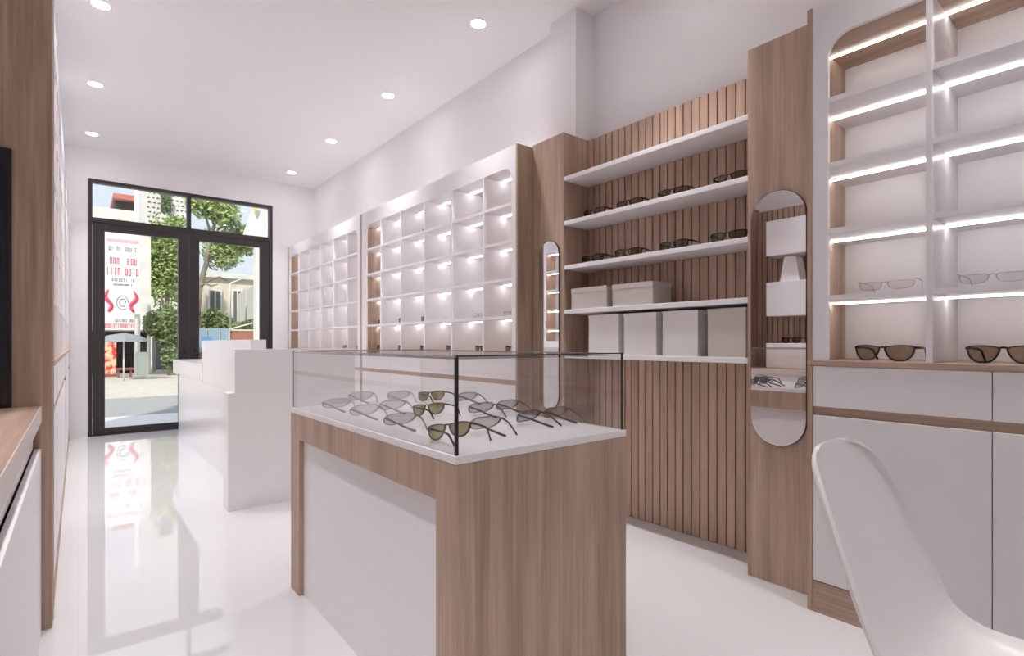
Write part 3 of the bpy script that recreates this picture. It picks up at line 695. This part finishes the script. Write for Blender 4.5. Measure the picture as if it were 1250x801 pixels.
tree('low dark bush beside the shop building behind the door', 22.0, [(206, 456), (205, 420)], [(196, 395, 13, 12, 0, .9), (210, 392, 10, 14, .1, .7), (203, 410, 10, 8, 0, .5), (207, 435, 7, 14, 0, .3)], M['leaf_dark'], 1200, .08, seed=8, tr=.05, name='street_bush')
tree('hedge of mixed shrubs in front of the cream house', 27.0, [(262, 415), (262, 400)], [(258, 392, 10, 12, 0, .9), (270, 395, 10, 9, .1, .8), (278, 398, 8, 8, 0, .5), (252, 398, 8, 8, 0, .4)], M['leaf_dark'], 900, .10, seed=9, tr=.05, name='street_bush')
tree('yellow green shrub behind the leaning gate', 29.5, [(303, 420), (303, 405)], [(303, 398, 8, 7, 0, .8), (292, 400, 6, 5, 0, .4)], M['leaf'], 700, .11, seed=10, tr=.05, name='street_bush')
# gap wall between shop and tree
x0, x1, z0, z1 = rect_on(25.6, 186, 455, 236, 412)
t = thing('grey_garden_gate', 'dark grey solid garden gate right of the bush', 'gate', ((x0 + x1) / 2, 25.6, GZ_))
box('gate_sheet', M['window_dark'], (x0 + .1, x1 - .1, 25.6, 25.66, GZ_ + .05, z1 - .1), t)
for xx in (x0, x1 - .12): box('gate_post', M['mesh_grey'], (xx, xx + .12, 25.55, 25.7, GZ_ + .0005, z1), t)
# cream house with shuttered window
Yh = 31.0
x0, x1, _, z1 = rect_on(Yh, 247, 420, 345, 345)
t = thing('cream_house', 'cream house with tall shuttered windows beyond the right door leaf', 'building', ((x0 + x1) / 2, Yh, GZ_))
box('wall', M['render_cream'], (x0, x1, Yh, Yh + 6, GZ_, z1), t, 0)
box('cornice', M['render_white'], (x0 - .1, x1 + .1, Yh - .25, Yh + 6, z1 + .001, z1 + .25), t, .02)
for u0, u1 in ((254, 271), (283, 296), (303, 313)):
    wx0, wx1, wz0, wz1 = rect_on(Yh - .1, u0, 398, u1, 354)
    wf = box('window_frame', M['render_white'], (wx0, wx1, Yh - .12, Yh - .0005, wz0, wz1), t, .01)
    m_ = MB(); wm = (wx0 + wx1) / 2; m_.box(wx0 + .08, wm - .03, Yh - .13, Yh - .1205, wz0 + .08, wz1 - .08); m_.box(wm + .03, wx1 - .08, Yh - .13, Yh - .1205, wz0 + .08, wz1 - .08); m_.build('shutters', M['window_dark'], wf)
# leaning gate / framed panel
Yg = 25.0
P4 = [at_y(281, 402, Yg), at_y(313.5, 393, Yg), at_y(314, 332, Yg), at_y(281, 346, Yg)]
t = thing('framed_panel', 'white framed roadside panel with a sloping top, right door leaf', 'panel', (P4[0].x, Yg, GZ_))
g = MB(); g.tube(P4 + [P4[0]], .035, 8); g.build('rim', M['pole'], t, True)
g = MB()
for q in (P4[0], P4[1]): g.tube([(q.x, Yg, GZ_), (q.x, Yg, q.z)], .06, 10)
g.build('posts', M['pole'], t, True)
g = MB(); mid = lambda a, b_, f: a.lerp(b_, f)
for f0, f1 in ((.30, .55), (.62, .95)):
    g.prism([(mid(P4[0], P4[1], f0).x, mid(P4[0], P4[1], f0).z + .2), (mid(P4[0], P4[1], f1).x, mid(P4[0], P4[1], f1).z + .2), (mid(P4[3], P4[2], f1).x, mid(P4[3], P4[2], f1).z - .5), (mid(P4[3], P4[2], f0).x, mid(P4[3], P4[2], f0).z - .6)], 'y', Yg - .01, Yg + .01)
g.build('grey_sheets', M['mesh_grey'], t)
# blue barrier and sign, brick planter
x0, x1, z0, z1 = rect_on(23.5, 240, 414, 279, 401)
t = thing('street_barrier', 'blue grey street barrier below the hedge', 'barrier', ((x0 + x1) / 2, 23.5, GZ_))
box('barrier_panel', M['blue_grey'], (x0, x1, 23.5, 23.56, z0 - .5, z1), t)
for xx in (x0 + .3, x1 - .35): box('leg', M['mesh_grey'], (xx, xx + .05, 23.45, 23.62, GZ_ + .0005, z1 - .05), t)
x0, x1, z0, z1 = rect_on(15.5, 247, 420.5, 259, 411)
t = thing('blue_street_sign', 'small bright blue board on a post just above the reception desk', 'sign', ((x0 + x1) / 2, 15.5, GZ_))
box('sign_board', M['blue'], (x0, x1, 15.48, 15.5, z0, z1), t); box('post', M['mesh_grey'], ((x0 + x1) / 2 - .02, (x0 + x1) / 2 + .02, 15.501, 15.54, GZ_ + .0005, z1), t)
x0, x1, z0, z1 = rect_on(24.2, 283, 420, 309, 404.5)
t = thing('brick_planter', 'reddish brick planter at the foot of the framed panel', 'planter', ((x0 + x1) / 2, 24.2, GZ_))
box('brick_trough', M['brick_red'], (x0, x1, 24.1, 24.6, GZ_ + .0005, z1), t, .01); box('rim', M['render_cream'], (x0 - .03, x1 + .03, 24.07, 24.63, z1 + .001, z1 + .07), t, .01)
# neighbour's tall grey side wall with a yellow flag
s = MB(); xs = at_y(312.5, 400, 17.0).x
s.box(xs, xs + 4, 17.0, 17.3, GZ_ + .0005, at_y(312, 288, 17.0).z)
p1, p2 = at_y(298, 288, 17.0), at_y(313, 246, 17.0)
s.prism([(p1.x, p1.z), (xs + 4, p1.z), (xs + 4, p2.z + 2), (p2.x + .5, p2.z + 2), (p2.x, p2.z)], 'y', 17.0, 17.3)
t = thing('neighbour_wall', 'plain grey side wall with slanting edge at the top right of the transom', 'wall', (xs + 1, 17.1, GZ_))
s.build('wall_face', M['render_white'], t)
c = at_y(310, 255, 16.9)
s = MB(); s.prism([(c.x - .08, c.z + .12), (c.x + .10, c.z + .14), (c.x + .07, c.z - .02), (c.x + .01, c.z - .12)], 'y', 16.86, 16.88)
s.box(c.x-.01, c.x+.01, 16.88, 16.9995, c.z+.06, c.z+.08); s.build('yellow_pennant', M['yellow'], t)['label'] = 'small yellow pennant'

# ------------------------------------------------------------------ daylight, camera
W = bpy.data.worlds.new('sky'); bpy.context.scene.world = W; W.use_nodes = True; nt = W.node_tree
bg = nt.nodes['Background']; bg.inputs[0].default_value = (.80, .88, 1.0, 1); bg.inputs[1].default_value = 1.0
s = bpy.data.lights.new('sun', 'SUN'); s.energy = 4.2; s.angle = math.radians(2); s.color = (1, .95, .86)
so = bpy.data.objects.new('sun', s); C.objects.link(so); so.rotation_euler = (math.radians(48), 0, math.radians(-35))
pl_ = bpy.data.lights.new('door_portal', 'AREA'); pl_.shape = 'RECTANGLE'; pl_.size = 2.0; pl_.size_y = 3.0; pl_.cycles.is_portal = True
po = bpy.data.objects.new('door_portal', pl_); C.objects.link(po); po.location = (1.11, YB + .25, 1.52); po.rotation_euler = (math.radians(-90), 0, 0)

cam = bpy.data.cameras.new('camera'); co = bpy.data.objects.new('camera', cam); C.objects.link(co)
cam.sensor_fit = 'HORIZONTAL'; cam.sensor_width = 36; cam.lens = F / 1250 * 36; cam.shift_y = (HV - 400.5) / 1250; cam.clip_start = .02; cam.clip_end = 200
co.location = (0, 0, H); co.rotation_euler = (math.radians(90), 0, -math.asin(SN))
sc = bpy.context.scene; sc.camera = co
sc.view_settings.view_transform = 'Standard'; sc.view_settings.look = 'None'; sc.view_settings.gamma = 1; sc.view_settings.use_curve_mapping = False
sc.view_settings.exposure = 0.09
cy = sc.cycles; cy.use_denoising = True; cy.max_bounces = 14; cy.diffuse_bounces = 8; cy.glossy_bounces = 5; cy.transparent_max_bounces = 24; cy.transmission_bounces = 8
cy.sample_clamp_indirect = 6; cy.caustics_reflective = False; cy.caustics_refractive = False; cy.use_light_tree = True
